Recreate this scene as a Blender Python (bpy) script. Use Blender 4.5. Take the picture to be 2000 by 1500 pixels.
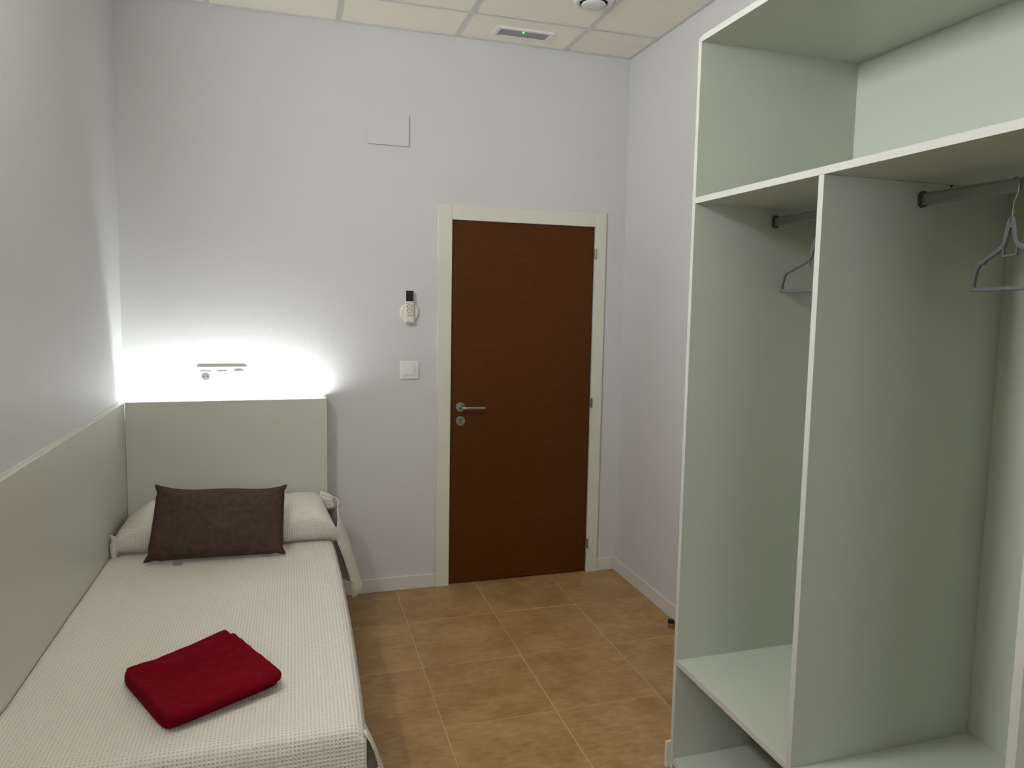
import bpy, bmesh, math, random
from mathutils import Vector, Matrix, noise
random.seed(7)
for o in list(bpy.data.objects): bpy.data.objects.remove(o)
SC = bpy.context.scene; COL = SC.collection

# ---------------------------------------------------------------- camera
F, YAW, PIT, ROL, EYE = 1441.75, .3070, -.0938, .0203, 1.5893
PX, PY = 1026.26, 722.93
fw = Vector((math.sin(YAW)*math.cos(PIT), math.cos(YAW)*math.cos(PIT), math.sin(PIT)))
rt = Vector((math.cos(YAW), -math.sin(YAW), 0)); up = rt.cross(fw)
r2 = rt*math.cos(ROL)+up*math.sin(ROL); u2 = up*math.cos(ROL)-rt*math.sin(ROL)
cd = bpy.data.cameras.new('camera'); cam = bpy.data.objects.new('camera', cd); COL.objects.link(cam)
M3 = Matrix((r2, u2, -fw)).transposed()
cam.matrix_world = Matrix.Translation((0, 0, EYE)) @ M3.to_4x4()
cd.sensor_width = 36; cd.sensor_fit = 'HORIZONTAL'; cd.lens = F/2000*36
cd.shift_x = (1000-PX)/2000; cd.shift_y = (PY-750)/2000
cd.clip_start = .05
SC.camera = cam

# ---------------------------------------------------------------- room numbers
D, XR, XL, H, YF = 3.932, 1.8304, -.7754, 2.9511, -1.6
XF = 1.2265                                   # wardrobe front plane
HBZ, HBX = 1.081, .163                        # headboard top, right end

# ---------------------------------------------------------------- light, world, exposure
w = bpy.data.worlds.new('world'); SC.world = w; w.use_nodes = True
w.node_tree.nodes['Background'].inputs[0].default_value = (.93, .96, 1.0, 1)
w.node_tree.nodes['Background'].inputs[1].default_value = 1.5
SC.view_settings.view_transform = 'Standard'; SC.view_settings.look = 'None'
SC.view_settings.gamma = 1; SC.view_settings.exposure = 1.5
SC.view_settings.use_curve_mapping = False
def area(name, loc, sx, sy, power, col, rot=(0, 0, 0)):
    l = bpy.data.lights.new(name, 'AREA'); l.shape = 'RECTANGLE'; l.size = sx; l.size_y = sy
    l.energy = power; l.color = col
    o = bpy.data.objects.new(name, l); COL.objects.link(o); o.location = loc; o.rotation_euler = rot
    return o
# the LED strip in the slot behind the headboard, shining up the wall
area('headboard_light', ((XL+HBX)/2, D-.1115, 1.048), HBX-XL-.07, .010, 1.8, (.93, .98, 1.0), (math.radians(168), 0, 0))
# added fill lamp, out of frame on the left wall, to brighten the room
LY, LZ = 1.74, 2.55
area('fill_lamp_light', (XL+.085, LY, LZ), .30, .26, 11, (.94, .975, 1.0), (0, math.radians(-97), math.radians(0)))
# fill daylight through a window added behind the camera (portal only guides the sampling)
WN = (-.45, .85, 1.10, 2.35)      # x range, z range in the front wall
_p = area('added_window_portal', ((WN[0]+WN[1])/2, YF-.02, (WN[2]+WN[3])/2), WN[1]-WN[0], WN[3]-WN[2], 1, (1, 1, 1), (math.pi/2, 0, math.pi))
_p.data.cycles.is_portal = True

# ---------------------------------------------------------------- materials
def lin(h):
    h = h.lstrip('#'); c = [int(h[i:i+2], 16)/255 for i in (0, 2, 4)]
    return tuple(x/12.92 if x <= .04045 else ((x+.055)/1.055)**2.4 for x in c)+(1,)
def mat(name, col, rough=.5, metal=0, spec=.5, noise_amt=0, nscale=8, bump=0, bscale=120, emit=None, estr=0, sheen=0, rnd=0):
    m = bpy.data.materials.new(name); m.use_nodes = True; nt = m.node_tree
    b = nt.nodes['Principled BSDF']; c = lin(col) if isinstance(col, str) else col
    b.inputs['Base Color'].default_value = c; b.inputs['Roughness'].default_value = rough
    b.inputs['Metallic'].default_value = metal; b.inputs['Specular IOR Level'].default_value = spec
    if sheen:
        b.inputs['Sheen Weight'].default_value = sheen; b.inputs['Sheen Roughness'].default_value = .45
        b.inputs['Sheen Tint'].default_value = c
    tc = nt.nodes.new('ShaderNodeTexCoord')
    if noise_amt or rnd:
        n = nt.nodes.new('ShaderNodeTexNoise'); n.inputs['Scale'].default_value = nscale; n.inputs['Detail'].default_value = 5
        nt.links.new(tc.outputs['Object'], n.inputs['Vector'])
        hs = nt.nodes.new('ShaderNodeHueSaturation'); hs.inputs['Color'].default_value = c
        mr = nt.nodes.new('ShaderNodeMapRange'); mr.inputs[1].default_value = .3; mr.inputs[2].default_value = .7
        mr.inputs[3].default_value = 1-noise_amt; mr.inputs[4].default_value = 1+noise_amt
        nt.links.new(n.outputs['Fac'], mr.inputs[0]); nt.links.new(mr.outputs[0], hs.inputs['Value'])
        nt.links.new(hs.outputs[0], b.inputs['Base Color'])
    if bump:
        n2 = nt.nodes.new('ShaderNodeTexNoise'); n2.inputs['Scale'].default_value = bscale; n2.inputs['Detail'].default_value = 3
        nt.links.new(tc.outputs['Object'], n2.inputs['Vector'])
        bp = nt.nodes.new('ShaderNodeBump'); bp.inputs['Strength'].default_value = bump; bp.inputs['Distance'].default_value = .002
        nt.links.new(n2.outputs['Fac'], bp.inputs['Height']); nt.links.new(bp.outputs[0], b.inputs['Normal'])
    if emit:
        b.inputs['Emission Color'].default_value = lin(emit); b.inputs['Emission Strength'].default_value = estr
    return m
WALL = mat('wall_paint', '#d6d6d5', .55, spec=.25, noise_amt=.006, nscale=1.2, bump=.22, bscale=90)
CEILT = mat('ceiling_tile', '#f6f1e2', .9, spec=.1, noise_amt=.02, nscale=90, bump=.5, bscale=160)
GRID = mat('white_steel_grid', '#d3d4d0', .45)
VOID = mat('ceiling_void', '#55524c', .9)
SKIRT = mat('skirting_paint', '#dedad6', .35)
MEL = mat('white_melamine', '#c3c8bb', .38, spec=.4, bump=.06, bscale=200)
MELE = mat('melamine_edge_band', '#c6c8c0', .35, spec=.4)
FRAME = mat('door_frame_lacquer', '#dddccf', .38, spec=.4)
PLAST = mat('white_plastic', '#e9e8e6', .3, spec=.5)
PLASTG = mat('cream_plastic', '#ddd9cc', .3)
DARK = mat('black_plastic', '#101312', .25)
SLOT = mat('dark_slot', '#1a1a1a', .8)
STEEL = mat('satin_steel', '#a9a49c', .34, metal=1)
DSTEEL = mat('grey_metal_rail', '#84847c', .32, metal=.8)
RAILM = mat('grey_anodised_rail', '#93948c', .4, metal=.25)
BRK = mat('grey_rail_bracket', '#4c4c48', .4)
RUB = mat('black_rubber', '#0f0f0f', .6)
VELG = mat('grey_flocked_plastic', '#6f6d6e', .85, spec=.2, bump=.3, bscale=700)
CHR = mat('chrome_wire', '#c8c8c4', .15, metal=1)
GREY = mat('grey_translucent_diffuser', '#8c8b90', .3)
LEDG = mat('green_led', '#30ff30', .4, emit='#46ff3c', estr=3)
LEDW = mat('led_strip_diffuser', '#ffffff', .4, emit='#eef8ff', estr=6)
FILL = mat('fill_lamp_diffuser', '#ffffff', .4, emit='#fff2dc', estr=5)  # glowing face of the added fill lamp
GROUT = mat('tile_grout', '#cbb289', .85)
VALVE = mat('valve_enamel', '#e4e4e6', .4)
PRINT = mat('grey_key_print', '#8a8880', .5)
TAG = mat('fabric_tag', '#a39d93', .8)
PLY = mat('mattress_ticking', '#cfcabd', .9)

def wood_mat():
    m = mat('brown_stained_veneer', '#7a4415', .45, spec=.22); nt = m.node_tree; b = nt.nodes['Principled BSDF']
    tc = nt.nodes.new('ShaderNodeTexCoord'); mp = nt.nodes.new('ShaderNodeMapping'); mp.inputs['Scale'].default_value = (14, 14, 60)
    n = nt.nodes.new('ShaderNodeTexNoise'); n.inputs['Scale'].default_value = 1.5; n.inputs['Detail'].default_value = 8
    mp2 = nt.nodes.new('ShaderNodeMapping'); mp2.inputs['Scale'].default_value = (70, 70, 260)
    n2 = nt.nodes.new('ShaderNodeTexNoise'); n2.inputs['Scale'].default_value = 2; n2.inputs['Detail'].default_value = 4
    cr = nt.nodes.new('ShaderNodeValToRGB'); cr.color_ramp.elements[0].color = lin('#4b2606'); cr.color_ramp.elements[1].color = lin('#5d330b')
    cr.color_ramp.elements[0].position = .3; cr.color_ramp.elements[1].position = .7
    ad = nt.nodes.new('ShaderNodeMath'); ad.operation = 'MULTIPLY_ADD'; ad.inputs[1].default_value = .45
    sc = nt.nodes.new('ShaderNodeMath'); sc.operation = 'MULTIPLY'; sc.inputs[1].default_value = .55
    L = nt.links.new
    L(tc.outputs['Object'], mp.inputs[0]); L(mp.outputs[0], n.inputs['Vector']); L(tc.outputs['Object'], mp2.inputs[0]); L(mp2.outputs[0], n2.inputs['Vector'])
    L(n2.outputs['Fac'], sc.inputs[0]); L(n.outputs['Fac'], ad.inputs[0]); L(sc.outputs[0], ad.inputs[2]); L(ad.outputs[0], cr.inputs[0]); L(cr.outputs[0], b.inputs['Base Color'])
    return m
WOOD = wood_mat()

def tile_mat():
    m = mat('sand_stoneware', '#a98757', .38, spec=.4); nt = m.node_tree; b = nt.nodes['Principled BSDF']; L = nt.links.new
    tc = nt.nodes.new('ShaderNodeTexCoord'); oi = nt.nodes.new('ShaderNodeObjectInfo')
    off = nt.nodes.new('ShaderNodeVectorMath'); off.operation = 'MULTIPLY_ADD'
    cmb = nt.nodes.new('ShaderNodeCombineXYZ'); mul = nt.nodes.new('ShaderNodeMath'); mul.operation = 'MULTIPLY'; mul.inputs[1].default_value = 37
    L(oi.outputs['Random'], mul.inputs[0]); L(mul.outputs[0], cmb.inputs[0]); L(mul.outputs[0], cmb.inputs[1])
    add = nt.nodes.new('ShaderNodeVectorMath'); add.operation = 'ADD'; L(tc.outputs['Object'], add.inputs[0]); L(cmb.outputs[0], add.inputs[1])
    n = nt.nodes.new('ShaderNodeTexNoise'); n.inputs['Scale'].default_value = 5.5; n.inputs['Detail'].default_value = 9; n.inputs['Roughness'].default_value = .68
    mp = nt.nodes.new('ShaderNodeMapping'); mp.inputs['Scale'].default_value = (18, 55, 30)
    n2 = nt.nodes.new('ShaderNodeTexNoise'); n2.inputs['Scale'].default_value = 1; n2.inputs['Detail'].default_value = 6; n2.inputs['Roughness'].default_value = .6
    L(add.outputs[0], n.inputs['Vector']); L(add.outputs[0], mp.inputs[0]); L(mp.outputs[0], n2.inputs['Vector'])
    mx = nt.nodes.new('ShaderNodeMix'); mx.inputs[0].default_value = .38; L(n.outputs['Fac'], mx.inputs[2]); L(n2.outputs['Fac'], mx.inputs[3])
    cr = nt.nodes.new('ShaderNodeValToRGB'); e = cr.color_ramp.elements
    e[0].position = .39; e[0].color = lin('#977547'); e[1].position = .61; e[1].color = lin('#b99768')
    L(mx.outputs[0], cr.inputs[0])
    hs = nt.nodes.new('ShaderNodeHueSaturation'); mr = nt.nodes.new('ShaderNodeMapRange'); mr.inputs[3].default_value = .95; mr.inputs[4].default_value = 1.04
    L(oi.outputs['Random'], mr.inputs[0]); L(mr.outputs[0], hs.inputs['Value']); L(cr.outputs[0], hs.inputs['Color']); L(hs.outputs[0], b.inputs['Base Color'])
    mr2 = nt.nodes.new('ShaderNodeMapRange'); mr2.inputs[3].default_value = .34; mr2.inputs[4].default_value = .5
    L(n.outputs['Fac'], mr2.inputs[0]); L(mr2.outputs[0], b.inputs['Roughness'])
    return m
TILE = tile_mat()

def waffle_mat():
    m = mat('waffle_cotton', '#dcd7ca', .9, spec=.15); nt = m.node_tree; b = nt.nodes['Principled BSDF']; L = nt.links.new
    uv = nt.nodes.new('ShaderNodeUVMap'); sp = nt.nodes.new('ShaderNodeSeparateXYZ'); L(uv.outputs[0], sp.inputs[0])
    # slight wander so the weave is not ruler straight
    def wv(out, per):
        a = nt.nodes.new('ShaderNodeMath'); a.operation = 'MULTIPLY'; a.inputs[1].default_value = 2*math.pi/per; L(out, a.inputs[0])
        s = nt.nodes.new('ShaderNodeMath'); s.operation = 'SINE'; L(a.outputs[0], s.inputs[0]); return s.outputs[0]
    sx = wv(sp.outputs[0], .0102); sy = wv(sp.outputs[1], .0102)
    mxm = nt.nodes.new('ShaderNodeMath'); mxm.operation = 'MAXIMUM'; L(sx, mxm.inputs[0]); L(sy, mxm.inputs[1])
    mr = nt.nodes.new('ShaderNodeMapRange'); mr.inputs[1].default_value = -1; mr.inputs[2].default_value = 1; L(mxm.outputs[0], mr.inputs[0])
    tc = nt.nodes.new('ShaderNodeTexCoord'); n = nt.nodes.new('ShaderNodeTexNoise'); n.inputs['Scale'].default_value = 350; L(tc.outputs['Object'], n.inputs['Vector'])
    ma = nt.nodes.new('ShaderNodeMath'); ma.operation = 'MULTIPLY_ADD'; ma.inputs[1].default_value = .25; L(n.outputs['Fac'], ma.inputs[0]); L(mr.outputs[0], ma.inputs[2])
    bp = nt.nodes.new('ShaderNodeBump'); bp.inputs['Strength'].default_value = .55; bp.inputs['Distance'].default_value = .004; L(ma.outputs[0], bp.inputs['Height'])
    L(bp.outputs[0], b.inputs['Normal'])
    mc = nt.nodes.new('ShaderNodeMix'); mc.data_type = 'RGBA'; mc.inputs[6].default_value = lin('#c6c0b4'); mc.inputs[7].default_value = lin('#ece8de')
    mr3 = nt.nodes.new('ShaderNodeMapRange'); mr3.inputs[1].default_value = 0; mr3.inputs[2].default_value = .55; L(mr.outputs[0], mr3.inputs[0])
    L(mr3.outputs[0], mc.inputs[0]); L(mc.outputs[2], b.inputs['Base Color'])
    return m
WAF = waffle_mat()
MELH = mat('headboard_melamine', '#d0d0c6', .4, spec=.4, bump=.06, bscale=200)
CUSH = mat('taupe_chenille', '#54443a', .95, spec=.1, noise_amt=.16, nscale=45, bump=.8, bscale=260, sheen=.35)
TOW = mat('red_terry', '#7a0e1c', .97, spec=.05, noise_amt=.12, nscale=60, bump=.9, bscale=420, sheen=.08)

# ---------------------------------------------------------------- mesh helpers
def link(name, bm, m, parent=None, smooth=False):
    me = bpy.data.meshes.new(name); bmesh.ops.recalc_face_normals(bm, faces=bm.faces); bm.to_mesh(me); bm.free()
    if smooth:
        for p in me.polygons: p.use_smooth = True
    for x in (m if isinstance(m, (list, tuple)) else [m]): me.materials.append(x)
    o = bpy.data.objects.new(name, me); COL.objects.link(o)
    if parent: o.parent = parent; o.matrix_parent_inverse = Matrix.Translation(parent.location).inverted() if parent.parent is None and parent.type == 'EMPTY' else Matrix()
    return o
def bxm(bm, x0, x1, y0, y1, z0, z1, bev=0, seg=2):
    r = bmesh.ops.create_cube(bm, size=1); vs = r['verts']
    for v in vs:
        v.co = Vector(((x0+x1)/2+v.co.x*(x1-x0), (y0+y1)/2+v.co.y*(y1-y0), (z0+z1)/2+v.co.z*(z1-z0)))
    if bev:
        es = list({e for v in vs for e in v.link_edges})
        bmesh.ops.bevel(bm, geom=es, offset=bev, segments=seg, affect='EDGES', profile=.5)
    return bm
def box(name, x0, x1, y0, y1, z0, z1, m, parent=None, bev=0, label=None, seg=2):
    o = link(name, bxm(bmesh.new(), x0, x1, y0, y1, z0, z1, bev, seg), m, parent)
    if label: o['label'] = label
    return o
def cyl(bm, c, axis, r, h, seg=32, r2_=None, bev=0):
    """cylinder centred at c along axis"""
    rr = bmesh.ops.create_cone(bm, cap_ends=True, segments=seg, radius1=r, radius2=r if r2_ is None else r2_, depth=h)
    q = Vector((0, 0, 1)).rotation_difference(Vector(axis)).to_matrix().to_4x4()
    if bev:
        es = [e for e in {e for v in rr['verts'] for e in v.link_edges} if len(e.link_faces) == 2 and any(len(f.verts) > 4 for f in e.link_faces)]
        res = bmesh.ops.bevel(bm, geom=es, offset=bev, segments=2, affect='EDGES', profile=.5)
        vs = set(rr['verts']) | set(res['verts']); vs = [v for v in vs if v.is_valid]
    else: vs = rr['verts']
    bmesh.ops.transform(bm, matrix=Matrix.Translation(c) @ q, verts=vs)
    return bm
def tube(bm, pts, r, seg=10, sx=1, closed=False):
    """round tube through pts; r may be a list"""
    pts = [Vector(p) for p in pts]; n = len(pts); rings = []; prev = None
    for i, p in enumerate(pts):
        a = pts[(i-1) % n] if (closed or i) else p; b = pts[(i+1) % n] if (closed or i < n-1) else p
        t = (b-a).normalized()
        if prev is None: nrm = t.orthogonal().normalized()
        else: nrm = (prev-t*prev.dot(t)).normalized()
        prev = nrm; bi = t.cross(nrm); ri = r[i] if isinstance(r, (list, tuple)) else r
        rings.append([bm.verts.new(p+(nrm*math.cos(2*math.pi*k/seg)+bi*math.sin(2*math.pi*k/seg))*ri) for k in range(seg)])
    m = n if closed else n-1
    for i in range(m):
        A, B = rings[i], rings[(i+1) % n]
        for k in range(seg): bm.faces.new((A[k], A[(k+1) % seg], B[(k+1) % seg], B[k]))
    if not closed: bm.faces.new(rings[0][::-1]); bm.faces.new(rings[-1])
    return bm
def empty(name, loc, label=None, cat=None, group=None, kind=None):
    o = bpy.data.objects.new(name, None); COL.objects.link(o); o.location = loc; o.empty_display_size = .05
    tag(o, label, cat, group, kind); return o
def tag(o, label=None, cat=None, group=None, kind=None):
    for k, v in (('label', label), ('category', cat), ('group', group), ('kind', kind)):
        if v: o[k] = v
    return o
def struct(o, label, cat): return tag(o, label, cat, kind='structure')
def smooth_curve(pts, n=8, closed=False):
    """Catmull-Rom through pts"""
    pts = [Vector(p) for p in pts]; out = []; N = len(pts)
    for i in range(N if closed else N-1):
        p0 = pts[(i-1) % N] if (closed or i > 0) else pts[0]; p1 = pts[i]; p2 = pts[(i+1) % N]
        p3 = pts[(i+2) % N] if (closed or i+2 < N) else pts[-1]
        for k in range(n):
            t = k/n; out.append(.5*((2*p1)+(p2-p0)*t+(2*p0-5*p1+4*p2-p3)*t*t+(3*p1-p0-3*p2+p3)*t**3))
    if not closed: out.append(pts[-1].copy())
    return out
def grid_mesh(bm, rows, uvs=None):
    V = [[bm.verts.new(p) for p in r] for r in rows]; lay = bm.loops.layers.uv.verify()
    for i in range(len(V)-1):
        for j in range(len(V[0])-1):
            f = bm.faces.new((V[i][j], V[i][j+1], V[i+1][j+1], V[i+1][j])); f.smooth = True
            if uvs:
                for l, (a, b) in zip(f.loops, ((i, j), (i, j+1), (i+1, j+1), (i+1, j))): l[lay].uv = uvs[a][b]
    return V

# ================================================================ SHELL
# walls
DX0, DX1, DZ = .785, 1.672, 2.045     # rough door opening
bm = bmesh.new()
bxm(bm, XL-.15, DX0, D, D+.14, 0, H+.1); bxm(bm, DX1, XR+.15, D, D+.14, 0, H+.1); bxm(bm, DX0, DX1, D, D+.14, DZ, H+.1)
struct(link('wall_back', bm, WALL), 'pale grey-white painted end wall with the brown door in it', 'wall')
struct(box('wall_left', XL-.15, XL, YF, D, 0, H+.1, WALL), 'pale painted wall along the bed, above the wainscot panel', 'wall')
struct(box('wall_right', XR, XR+.15, YF, D, 0, H+.1, WALL), 'pale painted wall between the door corner and the wardrobe', 'wall')
bm = bmesh.new()
bxm(bm, XL-.15, WN[0], YF-.15, YF, 0, H+.1); bxm(bm, WN[1], XR+.15, YF-.15, YF, 0, H+.1)
bxm(bm, WN[0], WN[1], YF-.15, YF, 0, WN[2]); bxm(bm, WN[0], WN[1], YF-.15, YF, WN[3], H+.1)
struct(link('wall_front', bm, WALL), 'pale painted wall behind the photographer', 'wall')
wn = empty('added_window_1', (.2, YF, 1.10), 'white framed window added behind the camera to let in fill daylight', 'added window', kind='structure')  # unseen window, added so sky light can fill the room
for a, b, c, d in ((WN[0], WN[0]+.06, WN[2], WN[3]), (WN[1]-.06, WN[1], WN[2], WN[3]), (WN[0]+.061, WN[1]-.061, WN[2], WN[2]+.06), (WN[0]+.061, WN[1]-.061, WN[3]-.06, WN[3]), (.18, .22, WN[2]+.061, WN[3]-.061)):
    box('added_window_frame', a, b, YF-.11, YF-.05, c, d, PLAST, wn, .003)

# floor tiles
fl = struct(box('floor', XL-.1, XR+.1, YF-.1, D+.14, -.08, -.0012, GROUT), 'floor of sand-brown square stoneware tiles with light grout', 'floor')
SX, SY, GX, GY = .4432, .4661, .5275, .4267
xs = [GX+i*SX for i in range(-4, 5)]; ys = [D-GY-j*SY for j in range(-2, 13)]
G = .0018
cache = {}
for i in range(len(xs)-1):
    for j in range(len(ys)-1):
        x0, x1 = max(xs[i]+G, XL), min(xs[i+1]-G, XR); y1, y0 = min(ys[j]-G, D+.1), max(ys[j+1]+G, YF)
        if x1-x0 < .01 or y1-y0 < .01: continue
        key = (round(x1-x0, 4), round(y1-y0, 4))
        if key not in cache:
            t = box('floor_tile', -key[0]/2, key[0]/2, -key[1]/2, key[1]/2, -.008, 0, TILE, fl, .0008, seg=1); cache[key] = t
        else:
            t = cache[key].copy(); COL.objects.link(t)
        t.location = ((x0+x1)/2+random.uniform(-.0006, .0006), (y0+y1)/2+random.uniform(-.001, .001), random.uniform(-.0003, .0002))

# suspended ceiling
ce = struct(box('ceiling', XL-.1, XR+.1, YF-.1, D+.1, H+.03, H+.1, VOID), 'suspended ceiling of cream mineral tiles in a white grid', 'ceiling')
cxs = sorted([XR-.4011-.6*i for i in range(0, 5)]); cys = sorted([D-.3559-.6*j for j in range(0, 10)])
cxs = [x for x in cxs if XL+.03 < x < XR]; cys = [y for y in cys if YF+.03 < y < D]
ex = [XL]+cxs+[XR]; ey = [YF]+cys+[D]
for i in range(len(ex)-1):
    for j in range(len(ey)-1):
        x0, x1, y0, y1 = ex[i]+.003, ex[i+1]-.003, ey[j]+.003, ey[j+1]-.003
        box('ceiling_tile', x0, x1, y0, y1, H+.0035, H+.017, CEILT, ce)
for x in cxs: box('grid_bar', x-.012, x+.012, YF+.024, D-.024, H, H+.003, GRID, ce)
for a, b in zip(ex[:-1], ex[1:]):
    for y in cys:
        box('grid_bar', a+(.024 if a == XL else .012), b-(.024 if b == XR else .012), y-.012, y+.012, H, H+.003, GRID, ce)
for a in ((XL, XR, D-.024, D), (XL, XR, YF, YF+.024), (XL, XL+.024, YF+.024, D-.024), (XR-.024, XR, YF+.024, D-.024)):
    box('wall_angle', *a, H-.0005, H+.003, GRID, ce)

# skirting boards
def skirting(name, x0, x1, y0, y1, label, z=.076):
    o = box(name, x0, x1, y0, y1, 0, z, SKIRT, None, .003); return struct(o, label, 'baseboard')
skirting('baseboard_back', HBX, .743, D-.012, D, 'white skirting board between the headboard and the door frame')
skirting('baseboard_back', 1.708, XR, D-.012, D, 'short white skirting board right of the door frame')
skirting('baseboard_right', XR-.012, XR, 2.133, D-.012, 'white skirting board along the right wall up to the wardrobe')

# ================================================================ DOOR
dr = empty('door_1', (1.23, D, 0), 'dark brown wooden room door with satin steel lever in a white frame', 'door', kind='structure')
AY = D-.015
box('architrave', .743, .818, AY, D, 0, 2.0903, FRAME, dr, .002)
box('architrave', 1.642, 1.708, AY, D, 0, 2.0903, FRAME, dr, .002)
box('architrave', .8185, 1.6415, AY+.001, D, 2.012, 2.0903, FRAME, dr, .002)
box('door_jamb', .785, .812, D+.001, D+.13, 0, 2.045, FRAME, dr)
box('door_jamb', 1.645, 1.672, D+.001, D+.13, 0, 2.045, FRAME, dr)
box('door_jamb', .813, 1.644, D+.001, D+.13, 2.016, 2.045, FRAME, dr)
box('door_stop_strip', .813, 1.644, D+.05, D+.07, 0, 2.015, FRAME, dr)
leaf = box('door_leaf', .8165, 1.640, D+.004, D+.044, .006, 2.0105, WOOD, dr, .0015)
LF = D+.004
bm = bmesh.new(); cyl(bm, (.876, LF-.005, 1.001), (0, 1, 0), .0265, .010, 40, bev=.002); link('handle_rose', bm, STEEL, leaf)
bm = bmesh.new()
pts = smooth_curve([(.876, LF-.006, 1.001), (.876, LF-.03, 1.001), (.880, LF-.046, 1.001), (.893, LF-.053, 1.001), (.93, LF-.054, 1.0005), (1.008, LF-.054, .999)], 6)
tube(bm, pts, .0095, 16); link('lever_handle', bm, STEEL, leaf, True)
bm = bmesh.new(); cyl(bm, (.877, LF-.005, .924), (0, 1, 0), .0265, .010, 40, bev=.002); rs = link('keyhole_rosette', bm, STEEL, leaf)
bm = bmesh.new(); cyl(bm, (.877, LF-.0105, .930), (0, 1, 0), .0075, .002, 20); bxm(bm, .8735, .8805, LF-.0115, LF-.0095, .908, .928); link('key_cylinder', bm, DSTEEL, leaf)
bm = bmesh.new(); bxm(bm, .8762, .8778, LF-.0122, LF-.0114, .926, .935); link('key_slot', bm, SLOT, leaf)
for z in (1.859, 1.01, .177):
    bm = bmesh.new(); cyl(bm, (1.642, D-.0205, z), (0, 0, 1), .006, .055, 16, bev=.001)
    cyl(bm, (1.642, D-.0205, z), (0, 0, 1), .0064, .012, 16); link('hinge', bm, DSTEEL, dr)
box('threshold', .812, 1.645, D+.05, D+.12, -.001, .004, FRAME, dr)

# ================================================================ WAINSCOT + HEADBOARD
wp = empty('wall_panel', (XL, 1, 0), 'long white wainscot panel on the left wall beside the bed', 'wall panel')
box('backing_batten', XL+.0005, XL+.012, YF+.01, D-.001, 0, HBZ+.001, MELH, wp, .001)
box('panel_board', XL+.0125, XL+.030, YF+.01, D-.141, 0, HBZ, MELH, wp, .001)
WX = XL+.0305
hb = empty('headboard', ((WX+HBX)/2, D-.07, 0), 'plain white box headboard with light glowing from behind its top', 'headboard')
box('front_panel', WX, HBX, D-.14, D-.122, 0, HBZ, MELH, hb, .001)
box('side_panel', HBX-.016, HBX, D-.1215, D-.0008, 0, HBZ, MELH, hb, .001)
box('slot_floor', WX, HBX-.0165, D-.1215, D-.001, .985, 1.0, MELH, hb)
box('led_strip', WX+.015, HBX-.03, D-.1213, D-.1165, 1.040, 1.052, LEDW, hb, label='white glowing strip light behind the front panel')

# ================================================================ WARDROBE
T = .019; YE = 2.116; YD0, YD1 = 1.518, 1.537; YN0, YN1 = .923, .942
wd = empty('wardrobe', (1.53, 1.53, 0), 'open white doorless wardrobe with shelves, divider and two hanging rails', 'wardrobe')
def board(name, x0, x1, y0, y1, z0, z1, faces='x', edge=True):
    """melamine board with a paler edge band on the front (-x) side"""
    o = box(name, x0+(.0012 if edge else 0), x1, y0, y1, z0, z1, MEL, wd, .0006, seg=1)
    if edge: link('edge_band', bxm(bmesh.new(), x0, x0+.0012, y0, y1, z0, z1), MELE, o)
    return o
BX = XR-.008
board('side_panel', XF, BX, YE+.001, YE+T, 0, 2.42)
board('side_panel', XF, BX, YN0, YN1-.001, 0, 2.42)
board('top_panel', XF, BX, YN1-.0005, YE+.0005, 2.405, 2.424)
board('upper_shelf', XF, BX, YN1-.0005, YE+.0005, 1.908, 1.9265)
board('divider', XF+.0005, BX, YD0, YD1, .022, 1.9075)
board('lower_shelf', XF+.001, BX, YD1+.0005, YE+.0005, .374, .3925)
board('compartment_floor', XF+.001, BX, YN1-.0005, YD0-.0005, .374, .3925)
board('base_panel', XF+.001, BX, YD1+.0005, YE+.0005, .022, .041)
board('base_panel', XF+.001, BX, YN1, YD0-.0005, .022, .041)
box('back_panel', BX+.0005, XR-.001, YN0, YE+T, 0, 2.424, MEL, wd)
box('plinth', XF+.03, XF+.045, YN1, YE, 0, .0215, MEL, wd)
struct(box('baseboard_wardrobe', XF-.014, XR-.0125, 2.136, 2.148, 0, .092, SKIRT, None, .002), 'short white skirting strip along the far outer side of the wardrobe', 'baseboard')
bm = bmesh.new(); cyl(bm, (1.62, YD0-.0004, 1.9045), (0, 1, 0), .0035, .001, 12); link('screw_cap', bm, SLOT, wd)
def rail(y0, y1):
    RX, RZ = 1.527, 1.865
    bm = bmesh.new()
    # oval tube section 15 x 30 mm
    sec = []
    for k in range(24):
        a = 2*math.pi*k/24; sec.append((RX+.0075*math.cos(a), RZ+.0075*math.sin(a)+(.008 if math.sin(a) >= 0 else -.008)))
    A = [bm.verts.new((x, y0+.002, z)) for x, z in sec]; B = [bm.verts.new((x, y1-.002, z)) for x, z in sec]
    for k in range(24): bm.faces.new((A[k], A[(k+1) % 24], B[(k+1) % 24], B[k]))
    bm.faces.new(A); bm.faces.new(B[::-1])
    r = link('hanging_rail', bm, RAILM, wd, False)
    for y, s in ((y0, 1), (y1, -1)):
        bm = bmesh.new(); n = 28; rings = []
        for (dy, rr) in ((0, .0125), (.003, .0125), (.004, .0115), (.009, .0115), (.009, .0088), (.0005, .0088)):
            rings.append([bm.verts.new((RX+rr*math.cos(2*math.pi*k/n), y+s*(dy+.0004), RZ+rr*math.sin(2*math.pi*k/n)+(.0085 if math.sin(2*math.pi*k/n) >= 0 else -.0085))) for k in range(n)])
        for A, B in zip(rings[:-1], rings[1:]):
            for k in range(n): bm.faces.new((A[k], A[(k+1) % n], B[(k+1) % n], B[k]))
        bm.faces.new(rings[0])
        link('rail_bracket', bm, BRK, r)
    return r
rail(YD1, YE+.001); rail(YN1-.001, YD0)

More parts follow.
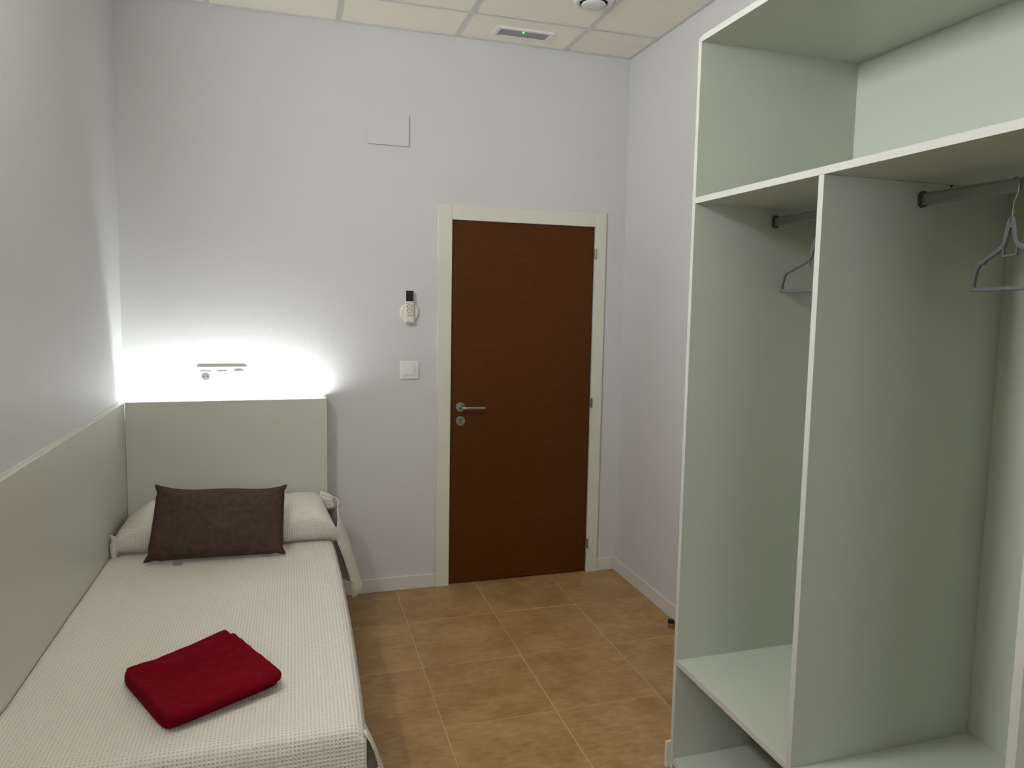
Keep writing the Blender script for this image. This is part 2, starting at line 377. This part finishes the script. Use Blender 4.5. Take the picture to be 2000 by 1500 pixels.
# hangers --------------------------------------------------------
def hanger(y, deg, label, roll=0):
    e = empty('coat_hanger', (1.527, y, 1.865), label, 'hanger', 'grey velvet coat hangers in the wardrobe')
    # local: x along width, z up, rail axis at origin; rail top is +.0155
    def flatbar(pts, wd_, th, n=6):
        pts = smooth_curve(pts, n); bm_ = bmesh.new(); rows = []
        N = len(pts)
        for i, p in enumerate(pts):
            t = (pts[min(i+1, N-1)]-pts[max(i-1, 0)]).normalized(); nn = Vector((-t.z, 0, t.x))
            wv = wd_[min(int(i/n), len(wd_)-1)]*(1-(i % n)/n)+wd_[min(int(i/n)+1, len(wd_)-1)]*((i % n)/n)
            rows.append([bm_.verts.new(p+nn*a*wv/2+Vector((0, b*th/2, 0))) for a, b in ((-1, -.5), (-.6, -1), (.6, -1), (1, -.5), (1, .5), (.6, 1), (-.6, 1), (-1, .5))])
        for A, B in zip(rows[:-1], rows[1:]):
            for k in range(8): bm_.faces.new((A[k], A[(k+1) % 8], B[(k+1) % 8], B[k]))
        bm_.faces.new(rows[0][::-1]); bm_.faces.new(rows[-1]); return bm_
    body = bmesh.new(); tmp = bpy.data.meshes.new('tmp')
    def merge(b): b.to_mesh(tmp); b.free(); body.from_mesh(tmp)
    for s in (-1, 1):
        P = [(0, 0, -.072), (s*.008, 0, -.078), (s*.019, 0, -.096), (s*.028, 0, -.116), (s*.040, 0, -.130), (s*.075, 0, -.141), (s*.118, 0, -.151), (s*.140, 0, -.157)]
        merge(flatbar(P, [.014, .023, .020, .016, .013, .012, .012, .011], .009))
        P = [(s*.139, 0, -.158), (s*.145, 0, -.163), (s*.151, 0, -.161), (s*.166, 0, -.163), (s*.184, 0, -.173), (s*.195, 0, -.190), (s*.202, 0, -.208), (s*.205, 0, -.222)]
        merge(flatbar(P, [.011, .007, .008, .012, .011, .010, .009, .009], .009))
        merge(flatbar([(s*.036, 0, -.124), (s*.036, 0, -.15), (s*.034, 0, -.153)], [.005, .005, .005], .005))
    merge(flatbar([(-.205, 0, -.215), (-.203, 0, -.223), (-.192, 0, -.2265), (0, 0, -.2265), (.192, 0, -.2265), (.203, 0, -.223), (.205, 0, -.215)], [.010]*7, .009))
    merge(flatbar([(-.037, 0, -.1535), (0, 0, -.1535), (.037, 0, -.1535)], [.005]*3, .005))
    merge(flatbar([(0, 0, -.066), (0, 0, -.075), (0, 0, -.092)], [.011, .016, .030], .009))
    o1 = link('hanger_body', body, VELG, e)
    bm_ = bmesh.new()
    hp = [(.0, 0, -.07), (0, 0, -.045), (.002, 0, -.034), (.0165, 0, -.018), (.0215, 0, 0)]
    hp += [(.0215*math.cos(a), 0, -.001+.0185*math.sin(a)) for a in [math.radians(t) for t in (30, 60, 90, 120, 150, 180)]]+[(-.0215, 0, -.007)]
    tube(bm_, smooth_curve(hp, 6), .0018, 10); tube(bm_, [(-.0215, 0, -.007), (-.0215, 0, -.010)], .0026, 8)
    o2 = link('hook', bm_, CHR, e, True)
    for o in (o1, o2): o.matrix_parent_inverse = Matrix()
    e.rotation_euler = (0, roll, math.radians(deg))
    return e
# deg is the heading of the hanger's width
hanger(1.262, -120+0, 'grey velvet coat hanger hanging in the wide right-hand wardrobe bay', math.radians(0))
hanger(1.905, -99, 'grey velvet coat hanger hanging in the narrow left bay, half hidden by the divider', 0)

# ================================================================ BED
BX0, BX1, BF, BZ = WX+.004, .168, 1.885, .455    # mattress box
bed = empty('single_bed', ((BX0+BX1)/2, 2.8, 0), 'single bed along the left wall under a white waffle bedspread', 'bed')
box('bed_base', BX0+.02, BX1-.02, BF+.02, D-.142, .12, .255, PLY, bed, .01)
box('mattress', BX0+.006, BX1-.006, BF+.006, D-.142, .2555, BZ, PLY, bed, .03, seg=4)
for x in (BX0+.06, BX1-.06):
    for y in (BF+.1, D-.25):
        bm = bmesh.new(); cyl(bm, (x, y, .06), (0, 0, 1), .022, .12, 20, bev=.002); link('leg', bm, STEEL, bed)
# bolster pillow under the spread
bm = bmesh.new(); bmesh.ops.create_uvsphere(bm, u_segments=40, v_segments=20, radius=1)
for v in bm.verts:
    x, y, z = v.co; sg = lambda a, p: math.copysign(abs(a)**p, a)
    v.co = Vector(((BX0+BX1)/2+sg(x, .35)*.435, 3.595+sg(y, .7)*.155, .545+sg(z, .8)*.072))
bl = tag(link('bolster_pillow', bm, PLY, None, True), 'long white bolster pillow covered by the bedspread at the headboard', 'pillow')

# bedspread ------------------------------------------------------
def resample(pts, step):
    out = [pts[0].copy()]; acc = 0; d = [0]
    for a, b in zip(pts[:-1], pts[1:]): d.append(d[-1]+(b-a).length)
    tot = d[-1]; n = int(tot/step); k = 0
    for i in range(1, n+1):
        s = tot*i/n
        while k < len(d)-2 and d[k+1] < s: k += 1
        t = (s-d[k])/max(d[k+1]-d[k], 1e-9); out.append(pts[k].lerp(pts[k+1], t))
    return out
TOPZ = .4695
def profile(fx):
    """(y,z) run of the cloth from the foot hem over the bed and the bolster; fx 0 left .. 1 right"""
    lo = max(0, 1-fx/.13); hi = max(0, (fx-.90)/.10)      # falling ends of the bolster
    drop = .075*lo**1.3+.035*hi**1.5
    P = [(BF-.032, .06), (BF-.030, .2), (BF-.022, .35), (BF-.015, .42), (BF-.009, .452), (BF+.006, .4655), (BF+.04, TOPZ)]
    P += [(2.1+.33*i, TOPZ) for i in range(4)]
    P += [(3.30, TOPZ), (3.40, TOPZ-.002), (3.455, TOPZ-.004), (3.466, TOPZ+.001), (3.448, .480), (3.420, .502-drop*.1), (3.407, .540-drop*.3), (3.405, .574-drop*.55), (3.412, .590-drop*.65),
          (3.440, .603-drop*.8), (3.50, .632-drop), (3.58, .648-drop), (3.66, .645-drop), (3.73, .625-drop), (3.77, .600-drop), (3.785, .575-drop)]
    return P
def spread():
    bm = bmesh.new(); W = BX1-BX0+.01; nx = 110; cols = []
    nrow = 300
    for j in range(nx+1):
        fx = j/nx
        c = smooth_curve([(0, y, z) for y, z in profile(fx)], 10)
        d = [0]
        for a, b in zip(c[:-1], c[1:]): d.append(d[-1]+(b-a).length)
        tot = d[-1]; out = []; k = 0
        for i in range(nrow+1):
            s = tot*i/nrow
            while k < len(d)-2 and d[k+1] < s: k += 1
            out.append((c[k].lerp(c[k+1], (s-d[k])/max(d[k+1]-d[k], 1e-9)), s))
        cols.append(out)
    rows = []; uvs = []
    for i in range(nrow+1):
        r = []; u = []
        for j in range(nx+1):
            fx = j/nx; p, s = cols[j][i]; x = BX0-.002+W*fx
            # right and left rounding of the edge
            e = (W*(1-fx)); rz = 0
            if e < .035: rz = -.022*(1-e/.035)**2.2
            top = 1 if p.z > .44 else 0
            x2 = x
            if p.y > 3.39 and p.z > TOPZ+.002:      # pillow bulges a little past the edge in the middle height
                h = (p.z-TOPZ)/.18; x2 += (.012*math.sin(math.pi*min(1, h)))*fx**6
                x2 -= max(0, h-.45)*.11*fx**14
                x2 += max(0, h-.3)*.10*(1-fx)**14
                y_s = p.y-.014*math.sin(fx*math.pi)+.03*(max(0, 1-fx/.12))**1.2*0
                p = Vector((0, y_s, p.z))
            else:
                x2 += .012*fx**8*(1 if p.y > BF+.05 else 0)*math.sin(max(0, min(1, (p.y-BF)/1.5))*math.pi)
            q = Vector((x2, p.y, p.z+rz*top))
            # cloth is never quite flat
            n1 = noise.noise(Vector((q.x*3.2, q.y*2.4, .3)))*.0035+noise.noise(Vector((q.x*8, q.y*9, 4)))*.0016
            if top: 
                for (cy, cx, ln, amp, sl) in CREASE:
                    dy = (q.y-cy-sl*(q.x-cx)); dx = abs(q.x-cx)/ln
                    if dx < 1: n1 += 1.9*amp*math.exp(-(dy/.009)**2)*(1-dx*dx)
                    
                for sx_ in (BX0+.115, BX1-.075): n1 -= .0032*math.exp(-((q.x-sx_-.01*math.sin(q.y*3))/.0035)**2)*(1 if q.y < 3.38 else 0)
                q.z += n1*(1 if q.y < 3.38 else 1.8)
            else: q.y += n1*1.5+.006*math.sin(q.x*21)*max(0, (.4-q.z)/.4)
            r.append(q); u.append((x, s))
        rows.append(r); uvs.append(u)
    grid_mesh(bm, rows, uvs)
    # right side drop along the bed, flaring out at the foot corner
    rows = []; uvs = []; ny = 90; nz = 24
    for i in range(ny+1):
        t = i/ny; r = []; u = []
        y = BF-.012+(3.43-BF)*t**1.35
        fl = math.exp(-((y-BF)/.10)**2)
        for k in range(nz+1):
            s = k/nz; dz = s*.36
            z = .4495-dz
            x = BX1+.005-.006*min(1, s*4)
            out = fl*(.125*(1-math.exp(-dz*6.5)))
            x += out*1.0+.006*math.sin(y*17)*s
            yy = y-.004*s+(0.012*math.sin(s*3.14)*fl)
            if i < 14: # rolled front edge turns inwards
                rr = (1-i/14); yy += -.018*math.sin(rr*1.6)*s**.5; x -= .034*(rr**1.6)*min(1, s*3)*(.5+.5*s)
            r.append(Vector((x, yy, z))); u.append((BX1+dz, y))
        rows.append(r); uvs.append(u)
    grid_mesh(bm, rows, uvs)
    # flap hanging from the right end of the bolster
    rows = []; uvs = []; ny = 40; nz = 44
    for i in range(ny+1):
        t = i/ny; r = []; u = []
        for k in range(nz+1):
            s = k/nz
            th = math.sin(math.pi*(.16+.74*t))
            A0, B0, C0 = Vector((BX1+.006, 3.425, .505)), Vector((BX1+.026, 3.47, .568)), Vector((BX1-.02, 3.76, .56))
            A1, B1, C1 = Vector((.262, 3.478, .158)), Vector((.318, 3.515, .178)), Vector((.165, 3.775, .16))
            def sec(A, B, C_, t):
                if t < .22:
                    w_ = t/.22; return A.lerp(B, w_)+Vector((.007*math.sin(math.pi*w_), -.010*math.sin(math.pi*w_), 0))
                w_ = (t-.22)/.78; return B.lerp(C_, w_)+Vector((.022*math.sin(math.pi*w_), 0, .010*math.sin(math.pi*w_)))
            q = sec(A0, B0, C0, t).lerp(sec(A1, B1, C1, t), s)
            q.x += .012*math.sin(math.pi*s*.9)+.004*math.sin(t*16+s*2)*s
            if t >= .12: q.z += .05*math.sin(math.pi*min(1, (t-.12)/.88))*(1-s)**2
            if s > .92: q.z += (s-.92)*.10; q.x -= (s-.92)*.12
            r.append(q); u.append((BX1+s*.42, 3.43+t*.36))
        rows.append(r); uvs.append(u)
    grid_mesh(bm, rows, uvs)
    # pointed cloth corner at the back right of the bolster
    rows = []; uvs = []
    for i in range(9):
        s = i/8; c0 = Vector((.120, 3.66, .622)).lerp(Vector((.228, 3.69, .572)), s); hw = .075*(1-s)**.7+.007
        rows.append([c0+Vector((-.25*hw*k/3, -hw*k/3*.3, -hw*(k/3)*.9-.006*abs(k)/3))+Vector((0, 0, .006*math.sin(s*3))) for k in range(-1, 4)])
        uvs.append([(s*.1, .01*k) for k in range(-1, 4)])
    grid_mesh(bm, rows, uvs)
    # small cloth fold tucked at the wall end of the bolster
    rows = []; uvs = []
    for i in range(13):
        s = i/12; z = .575-.125*s
        rows.append([Vector((BX0+.001+k/4*(.030-.012*s)+.003*math.sin(s*6+k), 3.405+.02*s-.012*math.sin(k/4*3.1)-.004*k/4, z-.01*k/4)) for k in range(5)])
        uvs.append([(.01*k, z) for k in range(5)])
    grid_mesh(bm, rows, uvs)
    o = link('bedspread', bm, WAF, None, True)
    md = o.modifiers.new('thickness', 'SOLIDIFY'); md.thickness = .003; md.offset = 0
    return tag(o, 'white waffle-weave bedspread covering the bed and bolster', 'bedspread')
CREASE = [(3.02, -.55, .16, .0022, .12), (2.87, -.20, .40, -.0016, .05), (2.66, -.60, .14, .0026, -.05), (2.50, -.05, .22, -.0018, .10),
          (2.36, .08, .10, .0026, .22), (2.62, .12, .07, .0028, .08), (2.90, .12, .06, .0026, .05), (3.10, .12, .06, .002, .05), (2.24, -.62, .12, .0024, .08), (2.12, .02, .18, -.0016, .10)]
spread()

# cushion --------------------------------------------------------
def cushion():
    e = empty('throw_cushion', (-.31, 3.25, .48), 'taupe brown rectangular velvet cushion leaning on the white bolster', 'cushion')
    BL, BR = Vector((-.592, 3.277, .484)), Vector((-.036, 3.245, .486))
    TL, TR = Vector((-.561, 3.405, .778)), Vector((-.028, 3.405, .748))
    n = ((BR-BL).cross(TL-BL)).normalized()       # points up/back or front
    if n.y > 0: n = -n
    bm = bmesh.new(); N = 56; Mv = 36
    def pt(a, b, side):
        u, v = a*2-1, b*2-1
        # pinch: edges bow inward between the corners
        uu = u*(1-.050*(1-abs(v)**4)-.022*math.exp(-((abs(v)-.80)/.10)**2)*abs(u)**6)
        vv = v*(1-(.135 if v > 0 else .05)*(1-abs(u)**4.6)-(.0 if v > 0 else .03)*math.exp(-((abs(u)-.86)/.06)**2)*abs(v)**6)
        if v > 0: vv += .018*math.sin(u*5+1)*(1-abs(u)**4)*v**3
        # horn the corners out
        c = (abs(u)*abs(v))**6
        p = BL.lerp(BR, (uu+1)/2).lerp(TL.lerp(TR, (uu+1)/2), (vv+1)/2)
        th = ((1-abs(u)**3.2)*(1-abs(v)**3.0))
        th = max(th, 0)**.62*.078
        w = noise.noise(Vector((u*2.2, v*2.2, side*2.0)))*.006+noise.noise(Vector((u*6, v*5, side*3)))*.006
        # radial puckers near the corners
        rad = math.hypot(abs(u)-1, abs(v)-1); ang = math.atan2(1-abs(v), 1-abs(u)+1e-6)
        w += .012*math.sin(ang*8+1)*math.exp(-(rad/.33)**2)*(rad > .02)
        edge = min(1, 6*(1-abs(u)), 6*(1-abs(v)))
        sag = -.010*v*th/.058     # fuller at the bottom
        return p+n*((th-sag+w*edge)*(1 if side > 0 else -.25))
    for side in (1, -1):
        rows = [[pt(i/N, j/Mv, side) for i in range(N+1)] for j in range(Mv+1)]
        grid_mesh(bm, rows)
    bmesh.ops.remove_doubles(bm, verts=bm.verts, dist=.0006)
    # keep it above the spread
    for v in bm.verts:
        if v.co.z < .474: v.co.z = .474+(v.co.z-.474)*.05
    o = link('cushion_cover', bm, CUSH, e, True)
    # seam piping round the edge
    loop = [pt(i/N, 0, 1) for i in range(N)]+[pt(1, j/Mv, 1) for j in range(Mv)]+[pt(1-i/N, 1, 1) for i in range(N)]+[pt(0, 1-j/Mv, 1) for j in range(Mv)]
    for p in loop: p.z = max(p.z, .4765)
    bm = bmesh.new(); tube(bm, loop, .0028, 6, closed=True); link('seam', bm, CUSH, e, True)
    p = pt(.22, 0, 1); bm = bmesh.new()
    bxm(bm, p.x-.012, p.x+.026, p.y-.022, p.y+.000, .4750, .4768); t = link('care_tag', bm, TAG, e); t['label'] = 'small grey care tag'
cushion()

# towel ----------------------------------------------------------
def towel():
    # folded stack; each fold is a soft slab between four corners, the front-right (DC) sides are rounded folds
    bm = bmesh.new()
    def slab(A, B, C_, D_, z0, th, seed, lift=0, rnd=.5, wr=1):
        N = 60; rows = []
        K = 26
        for i in range(N+1):
            s = i/N; row = []
            for k in range(K+1):           # one closed cross run: top across, bottom omitted
                t = k/K
                row.append((s, t))
            rows.append(row)
        pos = lambda s, t: A.lerp(D_, s).lerp(B.lerp(C_, s), t)      # s: A->D , t: A->B
        cr = .10
        def shrink(s, t):
            # round the corners in plan
            u, v = s*2-1, t*2-1
            k = (abs(u)**9)*(abs(v)**9)*.055
            return (u*(1-k)+1)/2, (v*(1-k)+1)/2
        def top(s, t):
            s2, t2 = shrink(s, t); p = pos(s2, t2)
            ed = min(s, 1-s)*.33; et = min(t, 1-t)*.33; m = min(ed, et)
            rr = th*rnd; h = th
            if m < rr: h = th-rr*(1-math.sqrt(max(0, 1-((rr-m)/rr)**2)))
            z = z0+h
            # wrinkles run along A->B, strongest toward the back right
            a = max(0, 1-s*.95)*min(1, .25+t*1.3)
            wv = math.sin((s*36+1.4*math.sin(t*4+seed)+noise.noise(Vector((s*3, t*2.2, seed)))*5.5))
            z += wr*(.0075*wv*a*min(1, m/.02)+.009*noise.noise(Vector((s*2.5, t*2.5, seed+3)))*min(1, m/.02)+.0022*noise.noise(Vector((s*12, t*12, seed+8))))
            z += lift*t*(1-s)
            p = Vector((p.x, p.y, z)); return p
        R = [[top(i/N, j/N) for j in range(N+1)] for i in range(N+1)]
        V = [[bm.verts.new(p) for p in r] for r in R]
        Bt = {}
        def bot(i, j):
            if (i, j) not in Bt:
                p = V[i][j].co; c = (A+B+C_+D_)/4; d = (Vector((p.x, p.y, 0))-Vector((c.x, c.y, 0))).normalized()*th*.12
                Bt[(i, j)] = bm.verts.new((p.x-d.x, p.y-d.y, z0+lift*(j/N)*(1-i/N)*.5))
            return Bt[(i, j)]
        for i in range(N):
            for j in range(N): bm.faces.new((V[i][j], V[i][j+1], V[i+1][j+1], V[i+1][j]))
        ring = [(0, j) for j in range(N)]+[(i, N) for i in range(N)]+[(N, N-j) for j in range(N)]+[(N-i, 0) for i in range(N)]
        for q in range(len(ring)):
            a, b = ring[q], ring[(q+1) % len(ring)]
            bm.faces.new((V[a[0]][a[1]], bot(*a), bot(*b), V[b[0]][b[1]]))
        bm.faces.new([bot(*a) for a in ring])
    Z = TOPZ+.005
    v = lambda x, y: Vector((x, y, 0))
    slab(v(-.480, 2.285), v(-.218, 2.535), v(-.036, 2.150), v(-.318, 1.975), Z, .016, 1, .004, wr=.5)
    slab(v(-.478, 2.275), v(-.222, 2.475), v(-.030, 2.140), v(-.316, 1.968), Z+.0135, .017, 5, .005, wr=.7)
    slab(v(-.472, 2.262), v(-.180, 2.418), v(-.026, 2.118), v(-.312, 1.958), Z+.027, .021, 9, .004, wr=1.25)
    o = link('folded_towel', bm, TOW, None, True)
    return tag(o, 'folded dark red bath towel lying on the white bedspread', 'towel')
towel()

# ================================================================ WALL THINGS
def rounded_plate(name, x0, x1, z0, z1, th, m, parent=None, bev=.003, y=None, label=None):
    y = D if y is None else y
    return box(name, x0, x1, y-th, y, z0, z1, m, parent, bev, label)
jc = empty('junction_box_cover', (.478, D, 2.45), 'blank white rectangular cover plate high on the wall above the phone', 'cover plate')
rounded_plate('back_frame', .377, .579, 2.378, 2.517, .005, WALL, jc, .001)
rounded_plate('cover_face', .371, .585, 2.372, 2.523, .010, WALL, jc, .002, D-.0055)

sk = empty('socket_panel', (-.333, D, 1.187), 'white three-gang socket and switch plate above the headboard', 'socket plate')
rounded_plate('frame', -.450, -.215, 1.139, 1.234, .010, PLAST, sk, .003)
cx = [-.450+.0415+k*.076 for k in range(3)]
rounded_plate('socket_insert', cx[0]-.026, cx[0]+.026, 1.1605, 1.2125, .0035, PLAST, sk, .001, D-.0102)
bm = bmesh.new()
ring = []
for (r, yy) in ((.0215, 0), (.0195, 0), (.0195, .003), (.0, .003)): pass
n = 40
for (ra, rb) in ((.0215, .0195),):
    A = [[bm.verts.new((cx[0]+r*math.cos(2*math.pi*k/n), D-.0139-dy, 1.1865+r*math.sin(2*math.pi*k/n))) for k in range(n)] for r, dy in ((.0222, 0), (.0218, .0012), (.0200, .0012), (.0198, 0))]
    for P, Q in zip(A[:-1], A[1:]):
        for k in range(n): bm.faces.new((P[k], P[(k+1) % n], Q[(k+1) % n], Q[k]))
link('socket_rim', bm, PLAST, sk)
bm = bmesh.new(); cyl(bm, (cx[0], D-.0139, 1.1865), (0, 1, 0), .0195, .0004, 40); link('socket_well', bm, mat('socket_well_grey', '#55585a', .5), sk)
for dx in (-.0095, .0095):
    bm = bmesh.new(); cyl(bm, (cx[0]+dx, D-.0143, 1.1865), (0, 1, 0), .0028, .0005, 16); link('socket_hole', bm, SLOT, sk)
for dz in (.0165, -.0165): link('earth_clip', bxm(bmesh.new(), cx[0]-.003, cx[0]+.003, D-.0155, D-.0138, 1.1865+dz-.0025, 1.1865+dz+.0025, .0005, 1), STEEL, sk)
def rocker(name, x, z, w_, h_, y, tilt, parent, m=PLAST):
    bm = bmesh.new(); bxm(bm, x-w_/2, x+w_/2, y-.006, y, z-h_/2, z+h_/2, .0015)
    for v in bm.verts:
        if v.co.y < y-.002: v.co.y += tilt*(v.co.z-z)/h_
    return link(name, bm, m, parent)
rocker('switch_rocker', cx[1], 1.1865, .051, .051, D-.0102, .003, sk)
rocker('switch_rocker', cx[2], 1.1865, .051, .051, D-.0102, -.006, sk)

ls = empty('light_switch', (.594, D, 1.2085), 'square white light switch between the phone and the door handle', 'light switch')
rounded_plate('frame', .546, .643, 1.161, 1.257, .010, PLAST, ls, .003)
rounded_plate('inner_frame', .564, .625, 1.178, 1.240, .0035, PLAST, ls, .001, D-.0102)
rocker('switch_rocker', .5945, 1.209, .047, .049, D-.0138, -.002, ls)

ph = empty('wall_phone', (.590, D, 1.52), 'white handset with dark screen in a round wall holder by the door', 'handset')
bm = bmesh.new(); cyl(bm, (.592, D-.009, 1.517), (0, 1, 0), .050, .018, 48, bev=.006); bs = link('round_holder', bm, PLASTG, ph)
bm = bmesh.new(); bxm(bm, .563, .614, D-.046, D-.018, 1.462, 1.495, .006, 3); link('cradle_cup', bm, PLASTG, ph)
bm = bmesh.new(); bxm(bm, .566, .611, D-.040, D-.0185, 1.468, 1.633, .007, 3)
for v in bm.verts: v.co.x += (.006 if v.co.x > .5885 else -.001)*max(0, (1.50-v.co.z)/.05)*.4
hs_ = link('handset', bm, PLASTG, ph)
bm = bmesh.new(); bxm(bm, .5690, .6080, D-.0425, D-.0398, 1.574, 1.629, .002, 2); link('display', bm, DARK, hs_)
for r in range(5):
    for c in range(3):
        link('key', bxm(bmesh.new(), .5735+c*.0115, .5800+c*.0115, D-.0412, D-.0398, 1.5595-r*.0105-.005, 1.5595-r*.0105, .0004, 1), PRINT if (r+c) % 2 else PLASTG, hs_)
link('key_bar', bxm(bmesh.new(), .580, .598, D-.0412, D-.0398, 1.497, 1.4995), PRINT, hs_)

ds = empty('door_stop', (1.768, 3.118, 0), 'small black and chrome door stop on the floor by the right wall', 'door stop')
bm = bmesh.new(); cyl(bm, (1.768, 3.118, .012), (0, 0, 1), .0155, .024, 28, bev=.002); link('metal_post', bm, STEEL, ds)
bm = bmesh.new(); cyl(bm, (1.768, 3.118, .031), (0, 0, 1), .0165, .014, 28, bev=.003); link('rubber_ring', bm, RUB, ds)

# ================================================================ CEILING THINGS
em = empty('emergency_light', (1.143, 3.76, H), 'slim rectangular recessed emergency light with green indicator in the ceiling', 'emergency light')
x0, x1, y0, y1 = .993, 1.293, 3.700, 3.817; a0, a1, b0, b1 = 1.013, 1.273, 3.718, 3.808
for q in ((x0, x1, y0, b0), (x0, x1, b1, y1), (x0, a0, b0, b1), (a1, x1, b0, b1)): pass
bm = bmesh.new()
for q in ((x0, x1, y0, b0), (x0, x1, b1, y1), (x0, a0, b0, b1), (a1, x1, b0, b1)): bxm(bm, *q, H-.005, H+.004)
link('frame', bm, PLAST, em)
box('diffuser', a0+.0005, a1-.0005, b0+.0005, b1-.0005, H-.0015, H+.004, GREY, em)
bm = bmesh.new(); cyl(bm, (1.138, 3.738, H-.003), (0, 0, 1), .004, .004, 16); link('indicator_led', bm, LEDG, em)

va = empty('air_valve', (1.325, 3.262, H), 'round white air valve in the ceiling at the top edge', 'air valve')
bm = bmesh.new(); n = 56; C0 = (1.325, 3.262)
A = [[bm.verts.new((C0[0]+r*math.cos(2*math.pi*k/n), C0[1]+r*math.sin(2*math.pi*k/n), z)) for k in range(n)] for r, z in ((.092, H+.0035), (.092, H-.001), (.086, H-.008), (.070, H-.010), (.066, H-.006), (.064, H+.003))]
for P, Q in zip(A[:-1], A[1:]):
    for k in range(n): bm.faces.new((P[k], P[(k+1) % n], Q[(k+1) % n], Q[k]))
link('outer_ring', bm, PLAST, va, True)
bm = bmesh.new(); cyl(bm, (*C0, H+.0015), (0, 0, 1), .0655, .002, 40); link('throat', bm, SLOT, va)
bm = bmesh.new(); A = [[bm.verts.new((C0[0]+r*math.cos(2*math.pi*k/n), C0[1]+r*math.sin(2*math.pi*k/n), z)) for k in range(n)] for r, z in ((.03, H+.0005), (.054, H-.008), (.056, H-.012), (.050, H-.016), (.025, H-.0175), (.003, H-.018))]
for P, Q in zip(A[:-1], A[1:]):
    for k in range(n): bm.faces.new((P[k], P[(k+1) % n], Q[(k+1) % n], Q[k]))
bm.faces.new(A[-1]); link('valve_disc', bm, VALVE, va, True)


wl = empty('fill_lamp', (XL, LY, LZ), 'square opal fill lamp added high on the left wall to brighten the room', 'wall lamp')  # body of the added fill lamp, never in view
box('back_plate', XL+.0005, XL+.02, LY-.16, LY+.16, LZ-.16, LZ+.16, PLAST, wl, .003)
box('diffuser', XL+.0205, XL+.055, LY-.15, LY+.15, LZ-.15, LZ+.15, FILL, wl, .008)
